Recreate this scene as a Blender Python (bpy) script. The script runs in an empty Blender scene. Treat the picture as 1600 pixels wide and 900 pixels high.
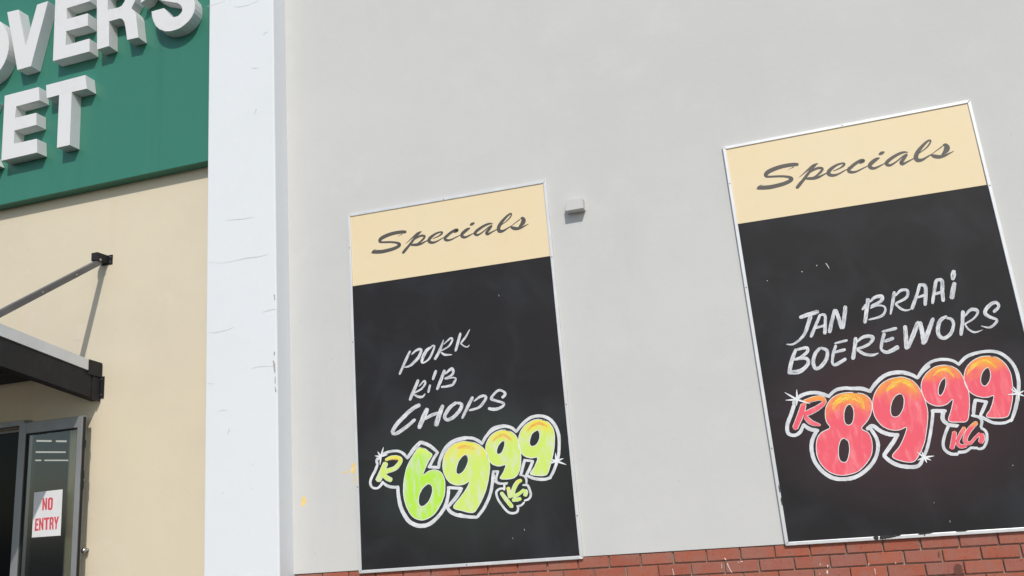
import bpy, bmesh, math, random
from mathutils import Vector, Matrix
from mathutils.geometry import tessellate_polygon
random.seed(7)
SC = bpy.context.scene
COL = SC.collection

# ------------------------------------------------------------------ camera
F_PX, YAW, PITCH, ROLL = 1271.55, .2651, .2447, -.0837
CAM = Vector((0.0, -6.149, 1.6))
fwd = Vector((-math.sin(YAW) * math.cos(PITCH), math.cos(YAW) * math.cos(PITCH), math.sin(PITCH)))
r0 = Vector((math.cos(YAW), math.sin(YAW), 0)); u0 = r0.cross(fwd)
RIGHT = r0 * math.cos(ROLL) + u0 * math.sin(ROLL)
UP = u0 * math.cos(ROLL) - r0 * math.sin(ROLL)
cd = bpy.data.cameras.new('camera'); cam = bpy.data.objects.new('camera', cd); COL.objects.link(cam)
cd.sensor_width = 36; cd.lens = F_PX / 1600 * 36; cd.clip_start = .05; cd.clip_end = 3000
m = Matrix((RIGHT, UP, -fwd)).transposed().to_4x4(); m.translation = CAM
cam.matrix_world = m
SC.camera = cam

# ------------------------------------------------------------------ sky, sun, exposure
SUN = Vector((.39, -1.0, .91)).normalized()            # towards the sun
w = bpy.data.worlds.new('World'); SC.world = w; w.use_nodes = True
nt = w.node_tree; nt.nodes.clear()
sky = nt.nodes.new('ShaderNodeTexSky'); sky.sky_type = 'NISHITA'; sky.sun_disc = False
sky.sun_elevation = math.asin(SUN.z); sky.sun_rotation = math.atan2(SUN.x, SUN.y)
sky.altitude = 1200; sky.air_density = 1.2; sky.dust_density = 2.5; sky.ozone_density = 1.0
bg = nt.nodes.new('ShaderNodeBackground'); bg.inputs[1].default_value = .15
wo = nt.nodes.new('ShaderNodeOutputWorld')
nt.links.new(sky.outputs[0], bg.inputs[0]); nt.links.new(bg.outputs[0], wo.inputs[0])
sd = bpy.data.lights.new('sun', 'SUN'); sd.energy = 3.0; sd.angle = math.radians(.6); sd.color = (1, .955, .88)
so = bpy.data.objects.new('sun', sd); COL.objects.link(so); so.location = SUN * 40
so.rotation_euler = SUN.to_track_quat('Z', 'Y').to_euler()
vs = SC.view_settings; vs.view_transform = 'Standard'; vs.look = 'None'; vs.exposure = -.12; vs.gamma = 1
SC.render.resolution_x = 1024; SC.render.resolution_y = 576

# ------------------------------------------------------------------ pixels of the photograph -> points on a plane
def ray(px, py):
    return RIGHT * ((px - 800) / F_PX) + UP * ((450 - py) / F_PX) + fwd
def on_y(px, py, y):
    d = ray(px, py); return CAM + d * ((y - CAM.y) / d.y)
def crop(x0, y0, s):
    return lambda u, v: (x0 + u / s, y0 + v / s)

# ------------------------------------------------------------------ materials
def mat(name, col, rough=.7, metal=0.0, spec=.3, noise=None, bump=None, coords='Object'):
    """noise = (scale, colour2, low, high[, detail]); bump = (scale, strength, distance)"""
    M = bpy.data.materials.new(name); M.use_nodes = True
    N, L = M.node_tree.nodes, M.node_tree.links
    b = N['Principled BSDF']
    b.inputs['Base Color'].default_value = (*col, 1); b.inputs['Roughness'].default_value = rough
    b.inputs['Metallic'].default_value = metal; b.inputs['Specular IOR Level'].default_value = spec
    tc = N.new('ShaderNodeTexCoord')
    last = None
    for k, nz in enumerate(noise or []):
        mp = N.new('ShaderNodeMapping'); L.new(tc.outputs[coords], mp.inputs[0])
        sc = nz[0] if isinstance(nz[0], tuple) else (nz[0],) * 3
        mp.inputs['Scale'].default_value = sc; mp.inputs['Location'].default_value = (k * 3.1, k * 1.7, k * 5.3)
        n = N.new('ShaderNodeTexNoise'); n.inputs['Scale'].default_value = 1; n.inputs['Detail'].default_value = nz[4] if len(nz) > 4 else 6
        n.inputs['Roughness'].default_value = .6
        L.new(mp.outputs[0], n.inputs['Vector'])
        mr = N.new('ShaderNodeMapRange'); mr.interpolation_type = 'SMOOTHSTEP'
        mr.inputs['From Min'].default_value = nz[2]; mr.inputs['From Max'].default_value = nz[3]
        L.new(n.outputs['Fac'], mr.inputs['Value'])
        mx = N.new('ShaderNodeMix'); mx.data_type = 'RGBA'
        L.new(mr.outputs[0], mx.inputs['Factor'])
        if last is None: mx.inputs['A'].default_value = (*col, 1)
        else: L.new(last, mx.inputs['A'])
        mx.inputs['B'].default_value = (*nz[1], 1)
        last = mx.outputs['Result']
    if last is not None: L.new(last, b.inputs['Base Color'])
    prev = None
    for k, bp in enumerate(bump or []):
        n = N.new('ShaderNodeTexNoise'); n.inputs['Scale'].default_value = bp[0]; n.inputs['Detail'].default_value = 6
        L.new(tc.outputs['Object'], n.inputs['Vector'])
        bn = N.new('ShaderNodeBump'); bn.inputs['Strength'].default_value = bp[1]; bn.inputs['Distance'].default_value = bp[2]
        L.new(n.outputs['Fac'], bn.inputs['Height'])
        if prev: L.new(prev, bn.inputs['Normal'])
        prev = bn.outputs['Normal']
    if prev: L.new(prev, b.inputs['Normal'])
    return M

MT = {}
MT['grey_wall'] = mat('grey_wall', (.605, .598, .574), .85, noise=[(.55, (.575, .572, .552), .35, .7), (3.0, (.615, .608, .583), .5, .8), ((2.2, 2.2, .35), (.565, .562, .545), .58, .8)],
                      bump=[(2.2, .25, .02), (7, .12, .008), (70, .18, .004)])
MT['white_wall'] = mat('white_wall', (.76, .785, .80), .8, noise=[(.8, (.745, .77, .78), .4, .7), (9, (.77, .79, .80), .5, .75)], bump=[(1.6, .2, .015), (60, .15, .003)])
MT['cream_wall'] = mat('cream_wall', (.70, .617, .458), .85, noise=[(.7, (.66, .58, .445), .35, .7), ((1.8, 1.8, .45), (.67, .55, .35), .55, .8), (6, (.70, .615, .475), .55, .75)],
                       bump=[(2, .25, .02), (60, .2, .004)])
MT['mortar'] = mat('mortar', (.30, .215, .165), .95, noise=[(25, (.36, .29, .24), .4, .7)], bump=[(160, .5, .003)])
MT['chalk_edge'] = mat('chalk_edge', (.78, .79, .77), .8)
MT['alu'] = mat('alu', (.66, .665, .66), .42, .25, .5, noise=[((9, 9, 4), (.74, .745, .74), .4, .7), (22, (.50, .50, .49), .62, .8)])
MT['header'] = mat('header', (.81, .66, .41), .5, spec=.35, noise=[(1.3, (.81, .67, .44), .35, .7), (7, (.79, .64, .395), .55, .8)])
MT['script'] = mat('script', (.092, .083, .072), .45, spec=.4)
MT['dark_paint'] = mat('dark_paint', (.03, .029, .03), .6)
MT['green'] = mat('green', (.036, .19, .128), .38, spec=.5, noise=[((3, 3, .5), (.040, .20, .14), .4, .7), ((5, 5, .15), (.028, .155, .10), .55, .8)])
MT['green_edge'] = mat('green_edge', (.012, .10, .055), .5)
MT['letter_white'] = mat('letter_white', (.735, .73, .72), .5, spec=.35, noise=[(5, (.70, .69, .675), .5, .75), ((12, 12, 4), (.62, .58, .52), .66, .82)])
MT['steel'] = mat('steel', (.018, .018, .02), .55, spec=.25, noise=[(8, (.026, .026, .028), .45, .7)], bump=[(90, .1, .002)])
MT['strut'] = mat('strut', (.10, .10, .105), .4, spec=.5, noise=[((3, 3, 3), (.13, .13, .135), .45, .7), (45, (.3, .3, .3), .7, .78)])
MT['flashing'] = mat('flashing', (.66, .68, .70), .35, .2, .5, noise=[(3, (.60, .62, .64), .4, .7)])
MT['soffit'] = mat('soffit', (.025, .025, .025), .7)
MT['door_alu'] = mat('door_alu', (.27, .275, .28), .4, .35, .5, noise=[((4, 4, 1.2), (.31, .315, .32), .4, .7), (30, (.2, .2, .2), .66, .8)])
MT['rubber'] = mat('rubber', (.02, .02, .02), .7)
MT['paper'] = mat('paper', (.74, .745, .75), .7, noise=[(20, (.71, .71, .72), .4, .7)])
MT['red_ink'] = mat('red_ink', (.62, .07, .10), .7, noise=[(60, (.72, .16, .18), .45, .7)])
MT['yellow_paint'] = mat('yellow_paint', (.84, .58, .17), .6, noise=[(30, (.82, .66, .36), .45, .65)])
MT['white_drip'] = mat('white_drip', (.78, .66, .60), .7)
MT['crack'] = mat('crack', (.54, .545, .545), .9)
MT['stain'] = brush_mat('stain', (.13, .055, .04), (.10, .045, .035), .42, .62, 3, 3) if 0 else mat('stain', (.15, .06, .045), .9)
MT['chip'] = mat('chip', (.33, .31, .29), .9, noise=[(80, (.55, .54, .52), .45, .6)])
MT['metal'] = mat('metal', (.45, .45, .44), .3, .9)
MT['screw'] = mat('screw', (.22, .21, .20), .5, .6)
MT['interior'] = mat('interior', (.30, .30, .30), .8)
MT['interior_floor'] = mat('interior_floor', (.22, .21, .20), .4)
MT['pavement'] = mat('pavement', (.17, .15, .13), .9, noise=[(1.2, (.14, .125, .11), .4, .7), (40, (.20, .18, .165), .5, .7)], bump=[(120, .3, .004)])
MT['kerb'] = mat('kerb', (.42, .41, .39), .9, noise=[(6, (.36, .35, .34), .4, .7)])
MT['asphalt'] = mat('asphalt', (.055, .055, .057), .9, noise=[(60, (.09, .09, .09), .5, .7), (.4, (.07, .068, .066), .4, .7)], bump=[(200, .5, .005)])

def brick_mat():
    M = mat('brick', (.30, .085, .055), .85, bump=[(55, .35, .004), (9, .25, .006)])
    N, L = M.node_tree.nodes, M.node_tree.links; b = N['Principled BSDF']
    oi = N.new('ShaderNodeObjectInfo'); tc = N.new('ShaderNodeTexCoord'); ge = N.new('ShaderNodeNewGeometry')
    cr = N.new('ShaderNodeValToRGB'); e = cr.color_ramp.elements
    e[0].position = 0; e[0].color = (.335, .098, .062, 1); e[1].position = 1; e[1].color = (.285, .092, .068, 1)
    for p, c in ((.3, (.385, .11, .064, 1)), (.55, (.325, .115, .085, 1)), (.8, (.40, .118, .068, 1))):
        k = cr.color_ramp.elements.new(p); k.color = c
    L.new(oi.outputs['Random'], cr.inputs[0])
    n = N.new('ShaderNodeTexNoise'); n.inputs['Scale'].default_value = 7; n.inputs['Detail'].default_value = 8; n.inputs['Roughness'].default_value = .65
    L.new(ge.outputs['Position'], n.inputs['Vector'])
    r = N.new('ShaderNodeMapRange'); r.inputs['From Min'].default_value = .42; r.inputs['From Max'].default_value = .72
    L.new(n.outputs['Fac'], r.inputs['Value'])
    mx = N.new('ShaderNodeMix'); mx.data_type = 'RGBA'; L.new(r.outputs[0], mx.inputs['Factor'])
    L.new(cr.outputs[0], mx.inputs['A']); mx.inputs['B'].default_value = (.31, .152, .118, 1)
    n2 = N.new('ShaderNodeTexNoise'); n2.inputs['Scale'].default_value = 90; n2.inputs['Detail'].default_value = 4
    L.new(ge.outputs['Position'], n2.inputs['Vector'])
    r2 = N.new('ShaderNodeMapRange'); r2.inputs['From Min'].default_value = .62; r2.inputs['From Max'].default_value = .72
    L.new(n2.outputs['Fac'], r2.inputs['Value'])
    m2 = N.new('ShaderNodeMix'); m2.data_type = 'RGBA'; L.new(r2.outputs[0], m2.inputs['Factor'])
    L.new(mx.outputs['Result'], m2.inputs['A']); m2.inputs['B'].default_value = (.17, .06, .045, 1)
    L.new(m2.outputs['Result'], b.inputs['Base Color'])
    return M
MT['brick'] = brick_mat()

def panel_mat(name, tint, cx, cz):
    """blackboard paint: cloudy wiped chalk, a soft spray of colour round the price"""
    M = mat(name, (.03, .03, .032), .55, spec=.2, bump=[(18, .12, .002)])
    N, L = M.node_tree.nodes, M.node_tree.links; b = N['Principled BSDF']
    tc = N.new('ShaderNodeTexCoord')
    n = N.new('ShaderNodeTexNoise'); n.inputs['Scale'].default_value = 2.6; n.inputs['Detail'].default_value = 7; n.inputs['Distortion'].default_value = .6
    L.new(tc.outputs['Object'], n.inputs['Vector'])
    r = N.new('ShaderNodeMapRange'); r.interpolation_type = 'SMOOTHSTEP'; r.inputs['From Min'].default_value = .4; r.inputs['From Max'].default_value = .75
    L.new(n.outputs['Fac'], r.inputs['Value'])
    a = N.new('ShaderNodeMix'); a.data_type = 'RGBA'; L.new(r.outputs[0], a.inputs['Factor'])
    a.inputs['A'].default_value = (.019, .0175, .0185, 1); a.inputs['B'].default_value = (.028, .029, .032, 1)
    mp = N.new('ShaderNodeMapping'); L.new(tc.outputs['Generated'], mp.inputs[0])
    mp.inputs['Location'].default_value = (-cx * 1.7, 0, -cz * 3.2); mp.inputs['Scale'].default_value = (1.7, 0, 3.2)
    g = N.new('ShaderNodeTexGradient'); g.gradient_type = 'SPHERICAL'; L.new(mp.outputs[0], g.inputs[0])
    ms = N.new('ShaderNodeMath'); ms.operation = 'MULTIPLY'; L.new(g.outputs['Fac'], ms.inputs[0]); ms.inputs[1].default_value = .8
    c = N.new('ShaderNodeMix'); c.data_type = 'RGBA'; L.new(ms.outputs[0], c.inputs['Factor'])
    L.new(a.outputs['Result'], c.inputs['A']); c.inputs['B'].default_value = (*tint, 1)
    L.new(c.outputs['Result'], b.inputs['Base Color'])
    return M

def brush_mat(name, c1, c2, lo=.30, hi=.42, su=5, sv=9):
    """dry brush paint: streaks run along the stroke (u along, v across) and let the board show through"""
    M = bpy.data.materials.new(name); M.use_nodes = True
    N, L = M.node_tree.nodes, M.node_tree.links; b = N['Principled BSDF']
    b.inputs['Roughness'].default_value = .75; b.inputs['Specular IOR Level'].default_value = .2
    uv = N.new('ShaderNodeTexCoord'); ge = N.new('ShaderNodeNewGeometry')
    mp = N.new('ShaderNodeMapping'); mp.inputs['Scale'].default_value = (su, sv, 1); L.new(uv.outputs['UV'], mp.inputs[0])
    n = N.new('ShaderNodeTexNoise'); n.inputs['Scale'].default_value = 1; n.inputs['Detail'].default_value = 5; n.inputs['Roughness'].default_value = .65
    L.new(mp.outputs[0], n.inputs['Vector'])
    r = N.new('ShaderNodeMapRange'); r.interpolation_type = 'SMOOTHSTEP'; r.inputs['From Min'].default_value = lo; r.inputs['From Max'].default_value = hi
    L.new(n.outputs['Fac'], r.inputs['Value']); L.new(r.outputs[0], b.inputs['Alpha'])
    n2 = N.new('ShaderNodeTexNoise'); n2.inputs['Scale'].default_value = 16; n2.inputs['Detail'].default_value = 4
    L.new(ge.outputs['Position'], n2.inputs['Vector'])
    r2 = N.new('ShaderNodeMapRange'); r2.inputs['From Min'].default_value = .35; r2.inputs['From Max'].default_value = .68
    L.new(n2.outputs['Fac'], r2.inputs['Value'])
    mx = N.new('ShaderNodeMix'); mx.data_type = 'RGBA'; L.new(r2.outputs[0], mx.inputs['Factor'])
    mx.inputs['A'].default_value = (*c1, 1); mx.inputs['B'].default_value = (*c2, 1)
    L.new(mx.outputs['Result'], b.inputs['Base Color'])
    return M

def fill_mat(name, body, pale, top, lo=.72, hi=.97, streak=(.55, .7)):
    """hand-filled figures: body colour in streaky patches with a warm band brushed along the top of each figure"""
    M = bpy.data.materials.new(name); M.use_nodes = True
    N, L = M.node_tree.nodes, M.node_tree.links; b = N['Principled BSDF']
    b.inputs['Roughness'].default_value = .7; b.inputs['Specular IOR Level'].default_value = .2
    tc = N.new('ShaderNodeTexCoord'); ge = N.new('ShaderNodeNewGeometry')
    mp = N.new('ShaderNodeMapping'); mp.inputs['Scale'].default_value = (22, 1, 7); mp.inputs['Rotation'].default_value = (0, .35, 0)
    L.new(ge.outputs['Position'], mp.inputs[0])
    n = N.new('ShaderNodeTexNoise'); n.inputs['Scale'].default_value = 1; n.inputs['Detail'].default_value = 5; n.inputs['Distortion'].default_value = .5
    L.new(mp.outputs[0], n.inputs['Vector'])
    r = N.new('ShaderNodeMapRange'); r.interpolation_type = 'SMOOTHSTEP'; r.inputs['From Min'].default_value = streak[0] - .12; r.inputs['From Max'].default_value = streak[1]
    L.new(n.outputs['Fac'], r.inputs['Value'])
    a = N.new('ShaderNodeMix'); a.data_type = 'RGBA'; L.new(r.outputs[0], a.inputs['Factor'])
    a.inputs['A'].default_value = (*body, 1); a.inputs['B'].default_value = (*pale, 1)
    sx = N.new('ShaderNodeSeparateXYZ'); L.new(tc.outputs['Generated'], sx.inputs[0])
    n3 = N.new('ShaderNodeTexNoise'); n3.inputs['Scale'].default_value = 14; n3.inputs['Detail'].default_value = 3
    L.new(ge.outputs['Position'], n3.inputs['Vector'])
    ad = N.new('ShaderNodeMath'); ad.operation = 'MULTIPLY_ADD'; L.new(n3.outputs['Fac'], ad.inputs[0]); ad.inputs[1].default_value = .45
    L.new(sx.outputs['Z'], ad.inputs[2])
    r3 = N.new('ShaderNodeMapRange'); r3.interpolation_type = 'SMOOTHSTEP'
    r3.inputs['From Min'].default_value = lo + .22; r3.inputs['From Max'].default_value = hi + .22
    L.new(ad.outputs[0], r3.inputs['Value'])
    c = N.new('ShaderNodeMix'); c.data_type = 'RGBA'; L.new(r3.outputs[0], c.inputs['Factor'])
    L.new(a.outputs['Result'], c.inputs['A']); c.inputs['B'].default_value = (*top, 1)
    L.new(c.outputs['Result'], b.inputs['Base Color'])
    return M
MT['chalk'] = brush_mat('chalk', (.78, .79, .80), (.58, .59, .61), .33, .50)
MT['contour'] = brush_mat('contour', (.78, .79, .80), (.58, .59, .60), .26, .40, 4, 4)
MT['spark'] = brush_mat('spark', (.85, .85, .86), (.78, .78, .80), .2, .3)
MT['lime'] = fill_mat('lime', (.47, .80, .075), (.60, .74, .42), (.66, .84, .14), .8, 1.0)
MT['lime_top'] = fill_mat('lime_top', (.62, .80, .16), (.68, .75, .46), (.82, .74, .10), .66, 1.0)
MT['coral'] = fill_mat('coral', (.86, .125, .165), (.90, .27, .29), (.92, .36, .07), .66, 1.04, (.58, .78))
MT['orange'] = brush_mat('orange', (.92, .40, .07), (.88, .52, .14), .45, .49, 3, 5)
MT['yellow'] = brush_mat('yellow', (.93, .58, .06), (.94, .68, .14), .47, .51, 3, 5)

def glass_mat():
    M = bpy.data.materials.new('glass'); M.use_nodes = True
    N, L = M.node_tree.nodes, M.node_tree.links; N.clear()
    o = N.new('ShaderNodeOutputMaterial'); mx = N.new('ShaderNodeMixShader'); t = N.new('ShaderNodeBsdfTransparent'); g = N.new('ShaderNodeBsdfGlossy')
    t.inputs[0].default_value = (.80, .83, .75, 1); g.inputs['Roughness'].default_value = .13; g.inputs[0].default_value = (.95, 1, 1, 1)
    f = N.new('ShaderNodeFresnel'); f.inputs[0].default_value = 1.55
    k = N.new('ShaderNodeMath'); k.operation = 'MULTIPLY'; k.inputs[1].default_value = 1.9; k.use_clamp = True
    L.new(f.outputs[0], k.inputs[0]); L.new(k.outputs[0], mx.inputs[0]); L.new(t.outputs[0], mx.inputs[1]); L.new(g.outputs[0], mx.inputs[2]); L.new(mx.outputs[0], o.inputs[0])
    return M
MT['glass'] = glass_mat()
MT['shade_pane'] = mat('shade_pane', (.008, .009, .01), .12, spec=.1)  # opaque near-black pane: dim reflection and unlit interior painted into the colour
def emit_mat(name, col, s):
    M = bpy.data.materials.new(name); M.use_nodes = True
    b = M.node_tree.nodes['Principled BSDF']; b.inputs['Emission Color'].default_value = (*col, 1); b.inputs['Emission Strength'].default_value = s
    return M
MT['tube'] = emit_mat('tube', (1, .98, .95), .55)

# ------------------------------------------------------------------ object helpers
ROOT = {}
def thing(name, label, cat, loc=(0, 0, 0), group=None):
    o = bpy.data.objects.new(name, None); COL.objects.link(o); o.location = loc; o.empty_display_size = .1
    o['label'] = label; o['category'] = cat
    if group: o['group'] = group
    ROOT[o.name] = Vector(loc)
    return o
def origin_of(p):
    return ROOT[p.name] if p is not None else Vector((0, 0, 0))
def mesh_obj(name, verts, faces, material, parent=None, uvs=None, label=None, kind=None, smooth=False):
    org = origin_of(parent)
    me = bpy.data.meshes.new(name)
    me.from_pydata([tuple(Vector(v) - org) for v in verts], [], faces)
    if uvs:
        ul = me.uv_layers.new(name='UVMap')
        for lp in me.loops: ul.data[lp.index].uv = uvs[lp.vertex_index]
    me.materials.append(MT[material]); me.update()
    if smooth:
        for p in me.polygons: p.use_smooth = True
    o = bpy.data.objects.new(name, me); COL.objects.link(o)
    if parent is not None: o.parent = parent; ROOT[o.name] = org
    if label: o['label'] = label
    if kind: o['kind'] = kind
    return o
def struct(o): o['kind'] = 'structure'; return o
BOXF = [(0, 3, 2, 1), (4, 5, 6, 7), (0, 1, 5, 4), (1, 2, 6, 5), (2, 3, 7, 6), (3, 0, 4, 7)]
def box_vf(x0, x1, y0, y1, z0, z1):
    return [(x0, y0, z0), (x1, y0, z0), (x1, y1, z0), (x0, y1, z0), (x0, y0, z1), (x1, y0, z1), (x1, y1, z1), (x0, y1, z1)], BOXF
def merge(parts):
    V, Fc = [], []
    for v, f in parts:
        n = len(V); V += list(v); Fc += [tuple(i + n for i in q) for q in f]
    return V, Fc
def bevel(o, wd, seg=2):
    b = o.modifiers.new('bevel', 'BEVEL'); b.width = wd; b.segments = seg; b.limit_method = 'ANGLE'; b.angle_limit = .6
    return o
def box(name, b, material, parent=None, bev=0, **k):
    o = mesh_obj(name, *box_vf(*b), material, parent, **k)
    if bev: bevel(o, bev)
    return o
def prism(front, y0, y1):
    """closed outline of points lying on y0 (x,z pairs) pushed back to y1"""
    n = len(front)
    V = [(x, y0, z) for x, z in front] + [(x, y1, z) for x, z in front]
    return V, n

def area2(p): return sum(p[i][0] * p[(i + 1) % len(p)][1] - p[(i + 1) % len(p)][0] * p[i][1] for i in range(len(p)))
def extrude_poly(loops, y0, y1):
    """loops (x,z): outer and holes; front face at y0 facing -y, back at y1"""
    V, Fc = [], []
    tri = tessellate_polygon([[Vector((x, z, 0)) for x, z in lp] for lp in loops])
    flat = [p for lp in loops for p in lp]; n = len(flat)
    V = [(x, y0, z) for x, z in flat] + [(x, y1, z) for x, z in flat]
    for t in tri:
        a, b, c = (flat[i] for i in t)
        s = (b[0] - a[0]) * (c[1] - a[1]) - (c[0] - a[0]) * (b[1] - a[1])
        t = tuple(t) if s > 0 else (t[0], t[2], t[1])
        Fc.append(t); Fc.append((t[0] + n, t[2] + n, t[1] + n))
    k = 0
    for li, lp in enumerate(loops):
        m_ = len(lp); ccw = area2(lp) > 0
        for i in range(m_):
            a, b = k + i, k + (i + 1) % m_
            Fc.append((b, a, a + n, b + n) if ccw == (li == 0) else (a, b, b + n, a + n))
        k += m_
    return V, Fc
def catmull(pts, closed=False, sub=6):
    n = len(pts); out = []
    if n < 3 and not closed:
        for i in range(n - 1):
            for s in range(sub): t = s / sub; out.append(tuple(a + (b - a) * t for a, b in zip(pts[i], pts[i + 1])))
        return out + [tuple(pts[-1])]
    rng = range(n) if closed else range(n - 1)
    for i in rng:
        if closed: p0, p1, p2, p3 = pts[i - 1], pts[i], pts[(i + 1) % n], pts[(i + 2) % n]
        else:
            p1, p2 = pts[i], pts[i + 1]
            p0 = pts[i - 1] if i else tuple(2 * a - b for a, b in zip(p1, p2))
            p3 = pts[i + 2] if i + 2 < n else tuple(2 * b - a for a, b in zip(p1, p2))
        for s in range(sub):
            t = s / sub
            out.append(tuple(.5 * (2 * b + (c - a) * t + (2 * a - 5 * b + 4 * c - d) * t * t + (3 * b - a - 3 * c + d) * t ** 3) for a, b, c, d in zip(p0, p1, p2, p3)))
    if not closed: out.append(tuple(pts[-1]))
    return out

LAYER = 0.0
def ribbons(strokes, cr, y, to_world=None, rough=.05, step=.00018, cap=.55, sub=7, scale=1.0):
    """strokes = lists of (u,v,width) in crop pixels -> flat brush strokes just in front of plane y; returns verts, faces, uvs"""
    global LAYER
    LAYER += 5e-6
    V, Fc, UV = [], [], []
    for k, st in enumerate(strokes):
        p = catmull(st, sub=sub)
        yy = y - LAYER - step * (k + 1); off = random.uniform(0, 40); ln = 0; base = len(V)
        L = [0]
        for i in range(1, len(p)): L.append(L[-1] + math.hypot(p[i][0] - p[i - 1][0], p[i][1] - p[i - 1][1]))
        tot = max(L[-1], 1e-6)
        for i, (u, v, wd) in enumerate(p):
            a, b = p[max(i - 1, 0)], p[min(i + 1, len(p) - 1)]
            dx, dy = b[0] - a[0], b[1] - a[1]; q = math.hypot(dx, dy) or 1
            nx, ny = -dy / q, dx / q
            h = max(wd, .25) * .5 * scale
            e = min(L[i], tot - L[i]) / max(h * .5, 1e-6)
            if e < 1: h *= cap + (1 - cap) * math.sqrt(max(0, 1 - (1 - e) ** 2))
            for s in (-1, 1):
                hh = h * (1 + random.uniform(-rough, rough))
                X, Y = cr(u + nx * hh * s, v + ny * hh * s)
                P = (to_world or (lambda X, Y, yy: on_y(X, Y, yy)))(X, Y, yy)
                V.append(P)
            mid = (Vector(V[-1]) + Vector(V[-2])) * .5
            if i: ln += (mid - pm).length
            pm = mid
            UV += [(ln * 3 + off, off * .37), (ln * 3 + off, off * .37 + 1)]
            if i:
                j = base + 2 * i
                Fc.append((j - 2, j, j + 1, j - 1))
    # make every face look out of the wall (-y)
    Ff = []
    for f in Fc:
        a, b, c = (Vector(V[i]) for i in f[:3])
        Ff.append(f if (b - a).cross(c - a).y < 0 else tuple(reversed(f)))
    return V, Ff, UV
def stroke_part(name, strokes, cr, y, material, parent, **k):
    V, Fc, UV = ribbons(strokes, cr, y, **k)
    return mesh_obj(name, V, Fc, material, parent, uvs=UV)
def fill_part(name, loops, cr, y, material, parent, smooth=True, sub=4, thick=.0006):
    W = []
    for lp in loops:
        pts = catmull([(*p,) for p in lp], True, sub) if smooth else lp
        W.append([(lambda q: (q.x, q.z))(on_y(*cr(*p), y)) for p in pts])
    V, Fc = extrude_poly(W, y - thick, y)
    return mesh_obj(name, V, Fc, material, parent)

# ------------------------------------------------------------------ ground
struct(box('pavement', (-40, 40, -3.8, .02, -.35, 0.0), 'pavement'))
struct(box('kerb', (-40, 40, -3.95, -3.803, -.35, -.005), 'kerb', bev=.02))
gv = [(-900, -900, -.13), (900, -900, -.13), (900, -3.953, -.13), (-900, -3.953, -.13)]
struct(mesh_obj('car_park', gv, [(0, 1, 2, 3)], 'asphalt'))

# ------------------------------------------------------------------ the shop building
PX0, PX1, PY = -4.385, -3.69, -.21             # pilaster
ZB = 1.10                                      # top of the brick plinth
OX, OZ = -5.975, on_y(0, 669, -.1).z                          # doorway: right jamb and head
bld = thing('shop_building', 'shop front of cream, white and grey plastered walls above a red brick base', 'building', (-2, 0, 0))
gw = box('wall', (PX1 - .05, 7.5, 0, .3, ZB, 8.5), 'grey_wall', bld, label='pale grey plastered wall behind the price boards')
cv = merge([box_vf(OX, PX0 + .05, .001, .3, 0, 8.4), box_vf(-9.0, OX, .001, .3, OZ, 8.4), box_vf(-12.0, -9.0, .001, .3, 0, 8.4)])
cw = mesh_obj('wall', *cv, 'cream_wall', bld, label='cream plastered wall round the doorway')
pil = bevel(box('pilaster', (PX0, PX1, PY, .28, 0, 8.6), 'white_wall', bld, label='white painted pilaster with hairline cracks'), .012, 3)

# brick base
PIT, HT = .232, .0838
J0 = -1.811
plinth = box('brick_plinth', (PX1 - .02, 7.5, .022, .29, 0, ZB - .001), 'mortar', bld, label='red brick base with recessed mortar')
def brick_mesh(seed, wd):
    rr = random.Random(seed); bw, bh, c = wd / 2, .0371, .0035
    def j(): return rr.uniform(-.0012, .0012)
    a = [(-bw + j(), c, -bh + j()), (bw + j(), c, -bh + j()), (bw + j(), c, bh + j()), (-bw + j(), c, bh + j())]
    f = [(x * (1 - c / bw), 0 + abs(j()), z * (1 - c / bh)) for x, y, z in a]
    bk = [(x, .10, z) for x, y, z in a]
    V = f + a + bk
    Fc = [(0, 1, 2, 3)]
    for k in range(4):
        n = (k + 1) % 4
        Fc += [(k, k + 4, n + 4, n), (k + 4, k + 8, n + 8, n + 4)]
    return V, Fc
BM = []
for s in range(7):
    V, Fc = brick_mesh(s, .2215); me = bpy.data.meshes.new('brick'); me.from_pydata(V, [], Fc); me.materials.append(MT['brick']); BM.append(me)
rest = []
for row in range(13):
    zc = ZB - .006 - HT * (row + .5) + .002
    if zc < .03: continue
    x = J0 + (PIT / 2 if row % 2 else 0) + PIT / 2 - 9 * PIT
    while x < 7.4:
        cx = x; x += PIT
        if cx - .111 < PX1 - .1: continue
        jx, jz, jy = random.uniform(-.002, .002), random.uniform(-.0012, .0012), random.uniform(-.0018, .0018)
        if row < 5 and cx < 3.4:
            o = bpy.data.objects.new('brick', random.choice(BM)); COL.objects.link(o); o.parent = plinth
            o.location = Vector((cx + jx, .005 + jy, zc + jz)) - ROOT[bld.name]
            o.rotation_euler = (0, random.uniform(-.006, .006), random.uniform(-.006, .006))
        else:
            V, Fc = brick_mesh(random.randrange(7), .2215)
            rest.append(([(vx + cx, vy + .005 + jy, vz + zc) for vx, vy, vz in V], Fc))
mesh_obj('brick', *merge(rest), 'brick', plinth, kind='stuff')

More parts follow.
